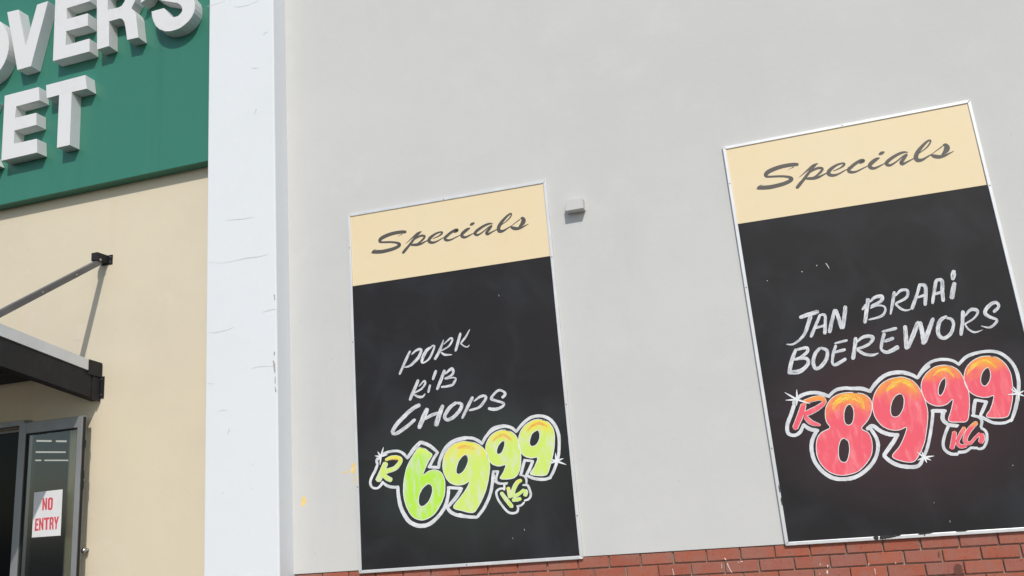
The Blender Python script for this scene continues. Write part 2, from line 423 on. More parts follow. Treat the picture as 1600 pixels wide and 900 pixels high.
# marks on the walls
def mark(name, strokes, y, material, parent, **k):
    return stroke_part(name, strokes, lambda u, v: (u, v), y, material, parent, **k)
CR = [[(323, 10, .5), (335, 7, .8), (352, 2, .5)], [(364, 9, .5), (372, 11, 1.0), (388, 8, .8), (405, 1, .5)], [(411, 55, .4), (414, 52, 1.2), (419, 49.5, .5)],
      [(324, 410, .4), (345, 411, .5), (365, 408, .7), (385, 403.5, 1.4), (405, 401, 1.0), (420, 397, .4)], [(325, 520, .4), (338, 519.5, 1.0), (355, 515.5, .7), (366, 511, .4)],
      [(392, 576, .4), (405, 573, .9), (420, 572.5, .7), (429, 573, .4)], [(340, 643, .4), (348, 641, .8), (355, 641.5, .4)], [(393, 106, .4), (398, 106.5, 1.0), (404, 106, .3)],
      [(397, 180, .3), (400, 172, 1.2), (401, 170, .4)], [(410, 488, .3), (424, 484, .7), (432, 483, .3)], [(324, 599, .4), (334, 600, .6)], [(352, 344, .3), (380, 342, .5), (395, 339, .3)],
      [(355, 680, .4), (358, 672, 1.0), (359, 670, .4)], [(394, 726, 1.0), (395.5, 727, 1.0)], [(347, 770, 1.0), (349, 771, .8)], [(394, 763, .8), (395.5, 764, .6)]]
mark('crack', CR, PY, 'crack', pil, rough=.4)['kind'] = 'stuff'
CHP = [[(428.2, 460, 1.4), (429, 464, 2.6), (429, 469, 1.2)], [(428.5, 549, 1.2), (429, 552, 2.2), (428, 556, 1)], [(427, 563, 1), (428.5, 570, 3.4), (429, 577, 2.4), (429.5, 584, 1.4)],
       [(430, 588, 1.2), (430, 596, 2.0), (430.3, 600, 1.2)], [(430, 604, 1.4), (430.6, 610, 2.2), (431, 613, 1)]]
mark('chipped_paint', CHP, PY, 'chip', pil, rough=.5)['kind'] = 'stuff'
for sp_ in ([[(474.5, 775, 3), (475, 781, 7), (474, 786, 7), (473.5, 791, 3)]], [[(553.5, 723, 3), (552.5, 730, 6), (552, 735, 7), (552.5, 740, 3)],
                      [(535, 739, 1.2), (541, 738, 2), (548, 736, 1.5)], [(555, 743, 1.5), (555.5, 749, 3), (555, 755, 1)]]):
    mark('paint_splash', sp_, 0, 'yellow_paint', gw, rough=.3)
SPK = []
rs = random.Random(3)
for (x, y, r) in ((908, 718, 1.6), (909, 757, 1.4), (1061, 752, 2), (1135, 492, 1.4), (1061, 405, 1.2), (492, 864, 1.6), (484, 731, 1.4), (888, 290, 1.2), (983, 342, 1.2), (1580, 211, 1.2), (1116, 710, 1.2),
                  (1044, 640, .9), (985, 520, .9), (700, 160, .9), (1010, 120, .9), (930, 610, .9), (1160, 790, .9), (520, 560, .9), (470, 500, .9), (640, 240, .8)):
    SPK.append([(x - r, y + rs.uniform(-.5, .5), r), (x, y, r * 1.6), (x + r, y + rs.uniform(-.5, .5), r)])
mark('speck', SPK, 0, 'crack', gw, rough=.4)['kind'] = 'stuff'
mark('speck', [[(43, 391, .8), (45, 389, 1.6), (47, 389, .6)], [(179, 515, .8), (181, 514, 1.4), (182, 514, .7)], [(130, 300, .6), (150, 296, .9), (170, 292, .5)], [(115, 533, .5), (123, 532, .9), (126, 531, .4)],
                [(240, 470, .6), (242, 471, 1.2), (243, 471, .5)], [(214, 303, .8), (216, 302, 1.4), (218, 302, .7)], [(236, 725, .6), (238, 725, 1.1), (239, 726, .6)]], .001, 'crack', cw, rough=.4)['kind'] = 'stuff'
c8 = crop(1000, 820, 8); c9 = crop(1200, 820, 8)
dr = [[(1055, 415, 10), (1068, 430, 14), (1075, 440, 5)], [(1090, 478, 12), (1110, 530, 8), (1150, 600, 10)], [(1020, 480, 4), (1022, 545, 7)], [(1225, 465, 8), (1240, 470, 10)], [(1255, 462, 8), (1285, 456, 12)], [(405, 545, 7), (425, 630, 8)]]
stroke_part('paint_drip', dr, c8, .0022, 'white_drip', plinth, rough=.25)['kind'] = 'stuff'
dr = [[(650, 485, 12), (656, 510, 5)], [(745, 500, 16), (748, 535, 8)], [(742, 570, 22), (740, 612, 16)], [(645, 600, 6), (648, 625, 4)], [(1332, 545, 10), (1345, 620, 6)], [(1258, 480, 10), (1262, 510, 4)], [(1595, 465, 10), (1598, 490, 6)]]
stroke_part('paint_drip', dr, c9, .0022, 'white_drip', plinth, rough=.25)['kind'] = 'stuff'
c10 = crop(1400, 820, 8)
stroke_part('dark_stain', [[(770, 490, 60), (775, 560, 110), (780, 620, 100)], [(535, 335, 12), (540, 405, 14)], [(600, 622, 10), (660, 630, 16), (860, 630, 12)]], c10, .0024,
            'stain', plinth, rough=.2)['kind'] = 'stuff'

# shop interior seen through the doorway
iv = []
X0, X1, Y1, ZH = -34.0, -4.6, 46.0, 4.4
rm = [box_vf(X0, X1, .31, Y1, ZH, ZH + .1), box_vf(X0, X1, Y1, Y1 + .1, 0, ZH), box_vf(X0 - .1, X0, .31, Y1, 0, ZH), box_vf(X1, X1 + .1, .31, Y1, 0, ZH), box_vf(X0, -12.0, .25, .31, 0, ZH)]
mesh_obj('shop_interior', *merge(rm), 'interior', bld)
box('shop_floor', (X0, X1, .03, Y1, -.05, .004), 'interior_floor', bld)

# sliding door leaf in front of the wall
DF, DB = -.15, -.10
dx1 = on_y(128.6, 660, DF).x; dx0 = on_y(28.5, 690, DF).x; dz1 = on_y(128.6, 649.2, DF).z
sl = on_y(38.8, 690, DF).x; sr = on_y(119.6, 690, DF).x; rz = on_y(80, 672.8, DF).z
door = mesh_obj('sliding_door', *box_vf(dx0, sl, DF, DB, .02, dz1), 'door_alu', bld, label='grey aluminium framed glass door slid open before the cream wall'); bevel(door, .003)
bevel(mesh_obj('door_stile', *box_vf(sr, dx1, DF, DB, .02, dz1), 'door_alu', door), .003)
bevel(mesh_obj('top_rail', *box_vf(sl + .0005, sr - .0005, DF + .002, DB - .002, rz, dz1 - .001), 'door_alu', door), .003)
bevel(mesh_obj('bottom_rail', *box_vf(sl + .0005, sr - .0005, DF + .002, DB - .002, .02, .16), 'door_alu', door), .003)
gl = mesh_obj('glass_pane', [(sl, -.126, .15), (sr, -.126, .15), (sr, -.126, rz + .01), (sl, -.126, rz + .01)], [(0, 1, 2, 3)], 'glass', door)
be = [box_vf(sl, sl + .016, -.138, -.127, .16, rz), box_vf(sr - .012, sr, -.138, -.127, .16, rz), box_vf(sl + .016, sr - .012, -.138, -.127, rz - .016, rz)]
for b_ in be: mesh_obj('glazing_bead', *b_, 'rubber', door)
mesh_obj('door_seal', *box_vf(dx1, dx1 + .006, -.137, -.113, .02, dz1 - .01), 'rubber', door)
for zz in (2.29, 2.02, 1.93): mesh_obj('latch_plate', *box_vf(dx1 + .006, dx1 + .011, -.14, -.11, zz, zz + .07), 'rubber', door)
tz = on_y(0, 669, -.1).z
bevel(mesh_obj('door_track', *box_vf(-9.4, dx0 - .004, -.10, .0, tz, tz + .05), 'door_alu', door), .003)
o = box('door_jamb', (OX - .05, OX - .001, .04, .10, 0, OZ), 'door_alu', door)

lx1 = dx0 - .055
fl = mesh_obj('fixed_door_leaf', *box_vf(lx1 - .07, lx1, .06, .105, .02, OZ - .004), 'door_alu', bld, label='glass leaf at the left of the doorway, dark shade painted into its pane'); bevel(fl, .003)
mesh_obj('top_rail', *box_vf(-8.95, lx1 - .0705, .062, .103, OZ - .03, OZ - .005), 'door_alu', fl)
mesh_obj('glass_pane', *box_vf(-8.95, lx1 - .0705, .078, .086, .05, OZ - .031), 'shade_pane', fl)

# ------------------------------------------------------------------ market sign
SP, SZ = -.12, 4.80
LF = SP - .124
sg = thing('market_sign', 'green shop sign with large white raised block letters above the doorway', 'sign', (-7, SP, SZ))
pn = box('panel', (-12.0, PX0 - .004, SP, 0.0, SZ, 7.6), 'green', sg); bevel(pn, .004)
E1 = [(86.5, -6), (140.5, -19), (140, 2), (104, 13), (104, 30), (137, 20.5), (137, 40), (103, 49), (102, 71), (139.5, 60), (139.5, 80.5), (82.5, 95.5)]
V1 = [(11, 19), (29, 14.8), (40, 72), (58, 7), (75, 1.5), (48, 103.5), (27, 109.5)]
T1 = [(72, 133.1), (133.3, 117.1), (135.5, 138.4), (112, 143.8), (108.8, 226.4), (88.9, 230.9), (92.4, 148.2), (72.9, 153.6)]
E2 = [(7.1, 149.5), (60.4, 135.8), (61.3, 156.6), (24.9, 166.5), (23.1, 184.3), (56.5, 176.1), (56.5, 195.3), (22.2, 204.2), (21.3, 224.7), (57.2, 216.7), (57.8, 238.4), (1.8, 251.3)]
K1 = [(-68, 169), (-48, 164), (-50, 202), (-32, 161), (-10, 156), (-35, 204), (-9, 256), (-31, 261), (-48, 222), (-53, 232), (-55, 267), (-75, 272)]
R1 = [(151, -22), (185, -31), (200, -30), (210, -22), (213, -8), (210.5, 2), (205, 13), (210, 18), (212.5, 25), (213.5, 36), (216, 58.5), (198.5, 62.5), (196, 44), (194, 34), (190.5, 29.5), (187, 28.7), (170, 33.5), (170, 72), (151.5, 77.5)]
R1h = [(168, -9), (188, -15), (194, -12), (196, -5), (194.5, 2), (190, 9), (185, 11.5), (180, 12.5), (168, 15.5)]
A1 = [(219, 5), (228, -1), (245, -26), (226, -21)]
S1 = [(236.5, 18), (237.5, 26), (239.5, 33), (243, 40), (248.5, 45.5), (258, 49), (266, 48.8), (273, 47), (281, 44), (288, 39), (294.5, 33), (299, 27), (302.5, 20), (304, 13), (304, 5), (302, -3), (296, -10), (280, -16), (262, -19), (256, -25), (260, -32), (275, -35), (285, -30), (300, -36), (292, -48), (272, -52),
      (250, -46), (237, -32), (236, -14), (243, -4), (253, 1), (270, 3.6), (277, 4.6), (281.5, 7.5), (284.5, 12), (284.6, 16), (283, 20), (278, 25), (270, 27), (266.5, 25.5), (262, 20), (256, 12.5)]
O1 = [(-26 + 39.5 * math.cos(t), 77 - 8 * math.cos(t) * .25 - 50 * math.sin(t) - 6 * math.cos(t)) for t in [k * math.tau / 40 for k in range(40)]]
O1h = [(-26 + 19 * math.cos(t), 77 - 30 * math.sin(t) - 4 * math.cos(t)) for t in [k * math.tau / 32 for k in range(32)]]
for lp in ([V1], [E1], [R1, R1h], [A1], [S1], [O1, O1h], [K1], [E2], [T1]):
    W = [[(lambda q: (q.x, q.z))(on_y(*p, LF)) for p in l] for l in lp]
    V, Fc = extrude_poly(W, LF, SP - .001)
    bevel(mesh_obj('letter', V, Fc, 'letter_white', sg), .003, 2)

# ------------------------------------------------------------------ entrance canopy
BX = -5.66
cn = thing('entrance_canopy', 'dark steel entrance canopy sloping up from the wall on a tie rod', 'canopy', (-7.6, 0, 2.75))
SL = .182
def slope_box(x0, x1, t0, t1, b0, b1, sl=SL):
    """a bar running out from the wall (t metres out) whose bottom/top at the wall are b0/b1"""
    V = []
    for t in (t0, t1):
        for x, z in ((x0, b0), (x1, b0), (x1, b1), (x0, b1)): V.append((x, -t, z + sl * t))
    return V, [(0, 1, 2, 3), (7, 6, 5, 4), (0, 4, 5, 1), (1, 5, 6, 2), (2, 6, 7, 3), (3, 7, 4, 0)]
CT = 4.0  # outer end is unseen; reach lengthened to deepen the shade underneath
web = merge([slope_box(BX - .008, BX, .012, CT, 2.715, 2.945), slope_box(BX - .09, BX - .008, .012, CT, 2.937, 2.945), slope_box(BX - .09, BX - .0081, .012, CT, 2.715, 2.723)])
mesh_obj('beam', *web, 'steel', cn)
mesh_obj('fascia_flashing', *slope_box(BX - .02, BX + .012, .17, CT + .03, 2.947, 3.045), 'flashing', cn)
mesh_obj('roof_sheet', *slope_box(-12.0, BX - .021, .01, CT + .02, 2.99, 3.03), 'soffit', cn)
for k in range(6):
    t = .35 + k * .66
    mesh_obj('purlin', *slope_box(-11.9, BX - .095, t, t + .05, 2.93, 2.989), 'steel', cn)
wb = merge([slope_box(-11.9, -11.892, .012, CT, 2.715, 2.945)]); mesh_obj('beam', *wb, 'steel', cn)
mesh_obj('front_beam', *slope_box(-11.89, BX - .0085, CT - .09, CT, 2.73, 2.93), 'steel', cn)
# tie rod: a square tube from the wall bracket down to the beam
w0 = Vector((BX, -.085, 4.021)); d0 = Vector((0, -1, -.676)).normalized()
L0 = 1.52
side = Vector((1, 0, 0)); nrm = side.cross(d0).normalized()
V = []
for s in (0, L0):
    for a, b in ((-1, -1), (1, -1), (1, 1), (-1, 1)): V.append(w0 + d0 * s + side * .026 * a + nrm * .026 * b)
bevel(mesh_obj('tie_rod', V, [(0, 3, 2, 1), (4, 5, 6, 7), (0, 1, 5, 4), (1, 2, 6, 5), (2, 3, 7, 6), (3, 0, 4, 7)], 'strut', cn), .004)
# brackets on the wall
def bolt(x, y, z, parent, r=.008):
    V = []; n = 8
    for yy, rr in ((y, r), (y - .007, r * .8)):
        for k in range(n): V.append((x + rr * math.cos(k * math.tau / n), yy, z + rr * math.sin(k * math.tau / n)))
    Fc = [tuple(range(n, 2 * n))[::1]] + [(k, (k + 1) % n, (k + 1) % n + n, k + n) for k in range(n)]
    return mesh_obj('bolt', V, Fc, 'metal', parent)
q = on_y(176.5, 398, 0); q2 = on_y(160, 414.5, 0)
bz0, bz1 = q2.z - .005, q.z + .0
pl = mesh_obj('wall_plate', *box_vf(BX - .045, q.x, -.008, .0, bz0, bz1), 'steel', cn)
bevel(mesh_obj('cleat', *box_vf(BX - .034, BX + .036, -.15, -.0085, bz0 + .008, bz1 - .004), 'steel', pl), .004)
bolt(q.x - .018, -.008, bz1 - .02, pl); bolt(q.x - .018, -.008, bz0 + .02, pl)
V, Fc = box_vf(BX + .036, BX + .044, -.125, -.105, 4.02, 4.04); mesh_obj('bolt', V, Fc, 'metal', pl)
q = on_y(163.5, 588, 0); q2 = on_y(163.5, 621.5, 0)
lp_ = mesh_obj('wall_plate', *box_vf(BX - .1, q.x + .002, -.010, .0, q2.z, q.z), 'steel', cn)
bolt(q.x - .022, -.010, q.z - .025, lp_); bolt(q.x - .022, -.010, q2.z + .03, lp_)
mesh_obj('end_plate', *slope_box(BX + .0005, BX + .016, .011, .168, 2.925, 3.06, .1), 'steel', cn)
mesh_obj('end_plate', *slope_box(BX + .0005, BX + .008, .011, .11, 2.705, 2.92, .1), 'steel', cn)
V = [w0 + d0 * s for s in (.35, .78)]
for p in V:
    x = BX + .026; vv, ff = box_vf(x, x + .004, p.y - .007, p.y + .007, p.z - .007, p.z + .007); mesh_obj('rivet', vv, ff, 'metal', cn)

# ------------------------------------------------------------------ price boards
FR = -.022; PAN = -.014; RW = .0245
def board(label, TL, TR, BR, BL, split_l, split_r, pmat):
    c = [on_y(*p, FR) for p in (TL, TR, BR, BL)]
    bt = thing('specials_board', label, 'price board', ((c[2].x + c[3].x) / 2, 0, (c[2].z + c[3].z) / 2), 'specials boards on the grey wall')
    def inn(k):
        sx = 1 if k in (0, 3) else -1; sz = -1 if k in (0, 1) else 1
        return Vector((c[k].x + sx * RW, FR, c[k].z + sz * RW))
    I = [inn(k) for k in range(4)]
    for k in range(4):
        n = (k + 1) % 4
        g = (c[n] - c[k]).normalized() * .0008
        o_ = [(c[k] + g), (c[n] - g), (I[n] - g), (I[k] + g)]
        V = [Vector((p.x, FR, p.z)) for p in o_] + [Vector((p.x, -.0002, p.z)) for p in o_]
        Fc = [(0, 3, 2, 1), (4, 5, 6, 7), (0, 1, 5, 4), (1, 2, 6, 5), (2, 3, 7, 6), (3, 0, 4, 7)]
        r_ = mesh_obj('frame_rail', V, Fc, 'alu', bt)
        bm = bmesh.new(); bm.from_mesh(r_.data); bmesh.ops.recalc_face_normals(bm, faces=bm.faces); bm.to_mesh(r_.data); bm.free()
        bevel(r_, .0035, 2)
        for t in ((.22, .62, .9) if k in (1, 3) else (.5,)):
            p = (c[k] + I[k]) * .5 * (1 - t) + (c[n] + I[n]) * .5 * t
            vv = [(p.x + .005 * math.cos(a), FR - .0012, p.z + .005 * math.sin(a)) for a in [h * math.tau / 8 for h in range(8)]] + [(p.x + .006 * math.cos(a), FR + .001, p.z + .006 * math.sin(a)) for a in [h * math.tau / 8 for h in range(8)]]
            mesh_obj('screw', vv, [tuple(range(8))] + [(h, (h + 1) % 8 + 0, (h + 1) % 8 + 8, h + 8) for h in range(8)], 'screw', r_)
    sl_, sr_ = on_y(*split_l, PAN), on_y(*split_r, PAN)
    def slab(name, p4, m_):
        V = [(p.x, PAN, p.z) for p in p4] + [(p.x, -.0005, p.z) for p in p4]
        return mesh_obj(name, V, [(0, 3, 2, 1), (4, 5, 6, 7), (0, 1, 5, 4), (1, 2, 6, 5), (2, 3, 7, 6), (3, 0, 4, 7)], m_, bt)
    lx, rx = Vector((I[0].x, 0, sl_.z)), Vector((I[1].x, 0, sr_.z))
    slab('header_panel', (I[0], I[1], rx, lx), 'header')
    e_ = Vector((0, 0, -.0012))
    slab('chalk_panel', (lx + e_, rx + e_, I[2], I[3]), pmat)
    return bt, c
MT['panel_green'] = panel_mat('panel_green', (.042, .060, .050), .5, .30)
MT['panel_red'] = panel_mat('panel_red', (.075, .036, .042), .5, .34)
b1, c1 = board('specials board with pork rib chops and a lime green price', (542.5, 335), (852.5, 281), (911, 873.5), (560.5, 896.5), (549, 447.5), (860.5, 399.8), 'panel_green')
q_ = on_y(1600, 830, FR); bl2 = on_y(1227, 853, FR); tr2 = on_y(1516.5, 155, FR); e2 = on_y(1596.5, 500, FR)
x_br = tr2.x + (e2.x - tr2.x) / (e2.z - tr2.z) * (1.09 - tr2.z)
def to_px(P):
    d = Vector(P) - CAM; return (800 + F_PX * d.dot(RIGHT) / d.dot(fwd), 450 - F_PX * d.dot(UP) / d.dot(fwd))
br2 = to_px((bl2.x + 1.765, FR, bl2.z + (q_.z - bl2.z) / (q_.x - bl2.x) * 1.765))
b2, c2 = board('specials board with boerewors and a coral red price, nearest the right edge', (1128.5, 229.5), (1516.5, 155), br2, (1227, 853), (1152.5, 350), (1542, 288.6), 'panel_red')

# the word Specials (traced once on the right board, same print on both)
c3 = crop(1170, 240, 9.412); c4 = crop(1330, 210, 9.412)
SPE = [[(733, 160, 26), (720, 160, 40), (660, 162, 50), (560, 175, 52), (450, 200, 54), (350, 237, 56), (282, 272, 56), (250, 308, 54), (255, 335, 36), (300, 340, 30), (380, 337, 30), (470, 334, 30), (560, 340, 34), (615, 357, 46), (628, 380, 50), (592, 410, 50), (510, 445, 52), (400, 475, 54), (300, 495, 56), (200, 503, 54), (135, 516, 28), (112, 520, 8)],
       [(570, 246, 3), (610, 222, 7), (665, 196, 14)], [(206, 459, 4), (178, 468, 12), (150, 488, 26), (130, 510, 26)],
       [(738, 352, 6), (800, 300, 14), (870, 238, 24), (940, 180, 32), (990, 156, 26), (1022, 145, 6)], [(990, 160, 24), (920, 235, 34), (860, 310, 38), (800, 390, 40), (750, 450, 46), (712, 500, 42), (705, 518, 20)],
       [(850, 312, 8), (920, 262, 22), (1000, 218, 32), (1060, 212, 34), (1086, 226, 30), (1062, 265, 34), (1000, 322, 26), (945, 352, 18)], [(815, 368, 18), (880, 366, 36), (960, 362, 40), (1030, 345, 32), (1090, 315, 22), (1160, 278, 14)],
       [(1235, 256, 8), (1290, 237, 14), (1350, 207, 20), (1396, 172, 30), (1405, 147, 26), (1370, 143, 24), (1300, 165, 30), (1232, 207, 40), (1182, 255, 52), (1172, 293, 52), (1205, 316, 44), (1262, 318, 34), (1330, 294, 22), (1400, 254, 16), (1462, 222, 10)]]
CIA = [[(118, 428, 14), (160, 405, 36), (182, 384, 40), (140, 384, 40), (60, 430, 42), (0, 480, 44), (-36, 514, 46), (-28, 545, 44), (20, 556, 34), (80, 544, 24), (150, 510, 18), (250, 460, 12)],
       [(420, 342, 14), (365, 368, 44), (310, 410, 52), (272, 452, 50), (284, 485, 48), (335, 498, 34), (400, 474, 24), (495, 424, 12)], [(404, 297, 18), (446, 276, 44), (492, 255, 16)],
       [(836, 262, 10), (770, 262, 28), (690, 291, 36), (600, 345, 42), (532, 400, 46), (518, 433, 46), (562, 454, 34), (620, 430, 24), (690, 380, 18), (760, 320, 16), (820, 285, 16)],
       [(828, 290, 20), (790, 335, 40), (748, 390, 46), (738, 420, 50), (766, 432, 36), (825, 403, 22), (930, 347, 12)],
       [(990, 282, 8), (1080, 217, 14), (1140, 157, 20), (1168, 100, 22), (1150, 85, 22), (1100, 117, 32), (1030, 190, 44), (972, 270, 56), (952, 338, 60), (978, 377, 54), (1042, 373, 36), (1110, 335, 22), (1185, 288, 12)],
       [(1160, 310, 8), (1250, 240, 10), (1345, 170, 14)], [(1346, 160, 20), (1385, 155, 46), (1408, 190, 76), (1400, 225, 74), (1375, 258, 50), (1330, 298, 12)],
       [(1170, 300, 12), (1220, 318, 46), (1290, 328, 46), (1360, 315, 36), (1430, 285, 20), (1512, 243, 6)]]
def script_on(bt, mapper):
    A = ribbons(SPE, c3, PAN, mapper, rough=.01, step=.00012, cap=.3, sub=8, scale=1.12); B = ribbons(CIA, c4, PAN - .001, mapper, rough=.01, step=.00012, cap=.3, sub=8, scale=1.12)
    V, Fc = merge([(A[0], A[1]), (B[0], B[1])])
    mesh_obj('script_lettering', V, Fc, 'script', bt, uvs=A[2] + B[2])
script_on(b2, None)
# board 2 header -> board 1 header (same print, the boards are the same size)
def corr(X, Y, yy):
    p = on_y(X, Y, yy)
    u = (p.x - c2[0].x) / (c2[1].x - c2[0].x); v = (c2[0].z - p.z)
    du = .003
    return Vector((c1[0].x + (u + du) * (c1[1].x - c1[0].x), yy, c1[0].z + (c1[1].z - c1[0].z) * u - v * 1.0))
script_on(b1, corr)

CA = crop(610, 505, 10); CB = crop(600, 570, 7.5); CC = crop(570, 680, 6); CD = crop(680, 660, 5.625); CE = crop(750, 640, 5.293)
CF = crop(1225, 460, 6.925); CG = crop(1330, 415, 5.806); CH = crop(1400, 450, 8.182); CI = crop(1220, 590, 5.294); CK = crop(1350, 570, 5.292)
CL = crop(1430, 540, 6.924); CM = crop(1440, 620, 8.181); CN = crop(560, 690, 11.25); CO = crop(770, 730, 11.25)
def letters(bt, cr, groups):
    for g in groups: stroke_part('letter', g, cr, PAN, 'chalk', bt, rough=.07)
letters(b1, CA, [
    [[(310, 430, 34), (262, 530, 40), (212, 640, 40), (140, 805, 36)], [(330, 490, 18), (400, 428, 34), (460, 405, 40), (480, 432, 40), (440, 530, 44), (370, 610, 44), (300, 668, 32), (215, 692, 20)]],
    [[(650, 366, 24), (572, 420, 48), (512, 520, 48), (492, 598, 42), (520, 618, 22), (600, 560, 30), (650, 470, 32), (688, 360, 28), (640, 355, 24)]],
    [[(832, 255, 14), (782, 400, 42), (732, 500, 42), (690, 570, 38)], [(826, 335, 14), (940, 235, 30), (966, 270, 30), (910, 360, 28), (795, 432, 18)], [(788, 450, 26), (850, 492, 36), (965, 490, 12)]],
    [[(1095, 148, 38), (1062, 280, 44), (1015, 440, 36)], [(1240, 95, 16), (1172, 220, 30), (1098, 312, 30)], [(1095, 312, 24), (1150, 358, 22), (1205, 370, 18), (1235, 338, 8)]]])
letters(b1, CB, [
    [[(405, 172, 34), (350, 300, 36), (300, 418, 34)], [(408, 255, 12), (470, 190, 22), (482, 222, 24), (440, 280, 22), (355, 332, 18)], [(348, 345, 18), (400, 374, 30), (450, 374, 26), (484, 338, 10)]],
    [[(612, 62, 34), (570, 178, 28)], [(542, 232, 26), (516, 328, 26)]],
    [[(712, 58, 34), (670, 170, 36), (620, 294, 34)], [(715, 110, 20), (790, 46, 34), (812, 82, 30), (790, 122, 26), (708, 164, 20)], [(718, 168, 16), (800, 150, 18), (843, 160, 14), (826, 200, 28), (790, 240, 28), (668, 262, 26)]],
    [[(425, 463, 44), (330, 520, 46), (220, 620, 46), (132, 720, 46), (92, 800, 40)], [(88, 802, 34), (150, 802, 40), (260, 730, 42), (368, 636, 34)]],
    [[(512, 508, 48), (460, 620, 56), (408, 750, 46)], [(468, 640, 28), (560, 590, 38), (652, 560, 32)], [(692, 468, 42), (650, 580, 52), (605, 720, 56)]],
    [[(852, 438, 34), (772, 500, 42), (712, 600, 42), (742, 645, 38), (820, 608, 42), (890, 530, 42), (908, 462, 36), (850, 445, 28)]],
    [[(1042, 372, 36), (982, 490, 36), (914, 630, 30)], [(1050, 430, 12), (1130, 372, 30), (1190, 370, 32), (1180, 420, 32), (1110, 500, 30), (995, 535, 24)]],
    [[(1380, 388, 34), (1420, 345, 34), (1395, 310, 28), (1340, 300, 28), (1282, 350, 30), (1258, 398, 34), (1310, 420, 30), (1400, 450, 28), (1385, 490, 30), (1310, 520, 38), (1218, 512, 34)]]])
letters(b2, CF, [
    [[(165, 252, 34), (260, 220, 44), (378, 184, 44)], [(290, 230, 44), (265, 310, 42), (230, 410, 36), (180, 480, 28), (100, 538, 22), (25, 540, 10)]],
    [[(392, 215, 30), (350, 320, 34), (288, 465, 36)], [(385, 222, 22), (440, 224, 30), (447, 300, 34), (440, 432, 40)], [(330, 365, 24), (445, 335, 28)]],
    [[(552, 158, 38), (520, 280, 40), (490, 418, 44)], [(560, 160, 36), (595, 270, 42), (625, 374, 38)], [(665, 122, 44), (652, 250, 44), (636, 374, 40)]],
    [[(132, 588, 34), (100, 670, 40), (72, 760, 44), (55, 864, 38)], [(130, 600, 28), (240, 577, 34), (252, 620, 34), (180, 680, 30), (100, 710, 24)], [(118, 705, 24), (230, 690, 36), (265, 732, 40), (230, 790, 40), (160, 835, 50), (48, 845, 42)]],
    [[(392, 575, 32), (340, 640, 40), (316, 730, 40), (342, 800, 40), (400, 780, 40), (458, 700, 40), (465, 610, 36), (395, 575, 28)]],
    [[(545, 532, 20), (688, 494, 32)], [(562, 545, 30), (532, 650, 34), (520, 745, 28)], [(538, 630, 26), (668, 595, 34)], [(518, 740, 28), (560, 760, 36), (674, 694, 40)]],
    [[(776, 463, 40), (766, 570, 42), (745, 706, 44)], [(780, 520, 22), (860, 460, 34), (948, 456, 42), (960, 490, 36), (900, 550, 32), (785, 592, 26)], [(788, 595, 28), (870, 645, 34), (960, 655, 30), (1024, 634, 10)]]])
letters(b2, CG, [
    [[(152, 296, 34), (150, 340, 36), (140, 400, 36), (124, 524, 34)], [(98, 402, 18), (138, 352, 30)], [(165, 330, 18), (220, 286, 30), (278, 282, 36), (268, 322, 30), (178, 370, 22)], [(170, 388, 12), (240, 362, 16), (298, 370, 16), (309, 410, 22), (270, 460, 24), (155, 492, 14)]],
    [[(392, 233, 28), (375, 340, 30), (356, 445, 16)], [(395, 280, 14), (450, 226, 26), (508, 226, 26), (500, 290, 26), (398, 346, 18)], [(398, 345, 20), (450, 390, 22), (500, 406, 16), (548, 393, 8)]],
    [[(622, 166, 26), (595, 270, 30), (548, 398, 34)], [(608, 175, 26), (668, 182, 34), (676, 260, 34), (670, 364, 32)], [(598, 290, 18), (675, 265, 26)]],
    [[(772, 126, 30), (755, 220, 32), (737, 348, 26)], [(765, 130, 24), (822, 137, 34), (826, 230, 36), (836, 328, 32)], [(748, 262, 24), (832, 235, 26)]],
    [[(931, 40, 30), (926, 85, 48), (920, 132, 26)], [(938, 150, 36), (925, 220, 44), (910, 304, 42)]],
    [[(276, 600, 18), (416, 567, 32)], [(302, 608, 30), (280, 690, 30), (270, 762, 26)], [(298, 690, 26), (388, 655, 32)], [(268, 762, 24), (330, 785, 32), (432, 734, 44)]]])
letters(b2, CH, [
    [[(115, 476, 50), (125, 600, 56), (135, 786, 58)], [(148, 775, 44), (220, 600, 58), (290, 425, 56)], [(300, 428, 56), (340, 580, 60), (355, 722, 58)], [(362, 705, 54), (420, 540, 60), (478, 380, 48)]],
    [[(652, 358, 30), (572, 410, 50), (536, 510, 52), (552, 610, 48), (620, 640, 44), (700, 580, 46), (735, 470, 40), (710, 402, 38), (640, 380, 26)]],
    [[(856, 288, 50), (850, 430, 48), (830, 608, 44)], [(878, 365, 18), (950, 280, 40), (1030, 282, 42), (1040, 330, 34), (980, 400, 24), (875, 462, 20)], [(878, 460, 24), (930, 530, 24), (1010, 565, 24), (1112, 534, 6)]],
    [[(1245, 312, 42), (1312, 240, 38), (1285, 187, 42), (1220, 202, 44), (1152, 270, 50), (1142, 328, 48), (1200, 370, 40), (1288, 405, 32), (1262, 460, 36), (1190, 505, 26), (1086, 484, 8)]]])

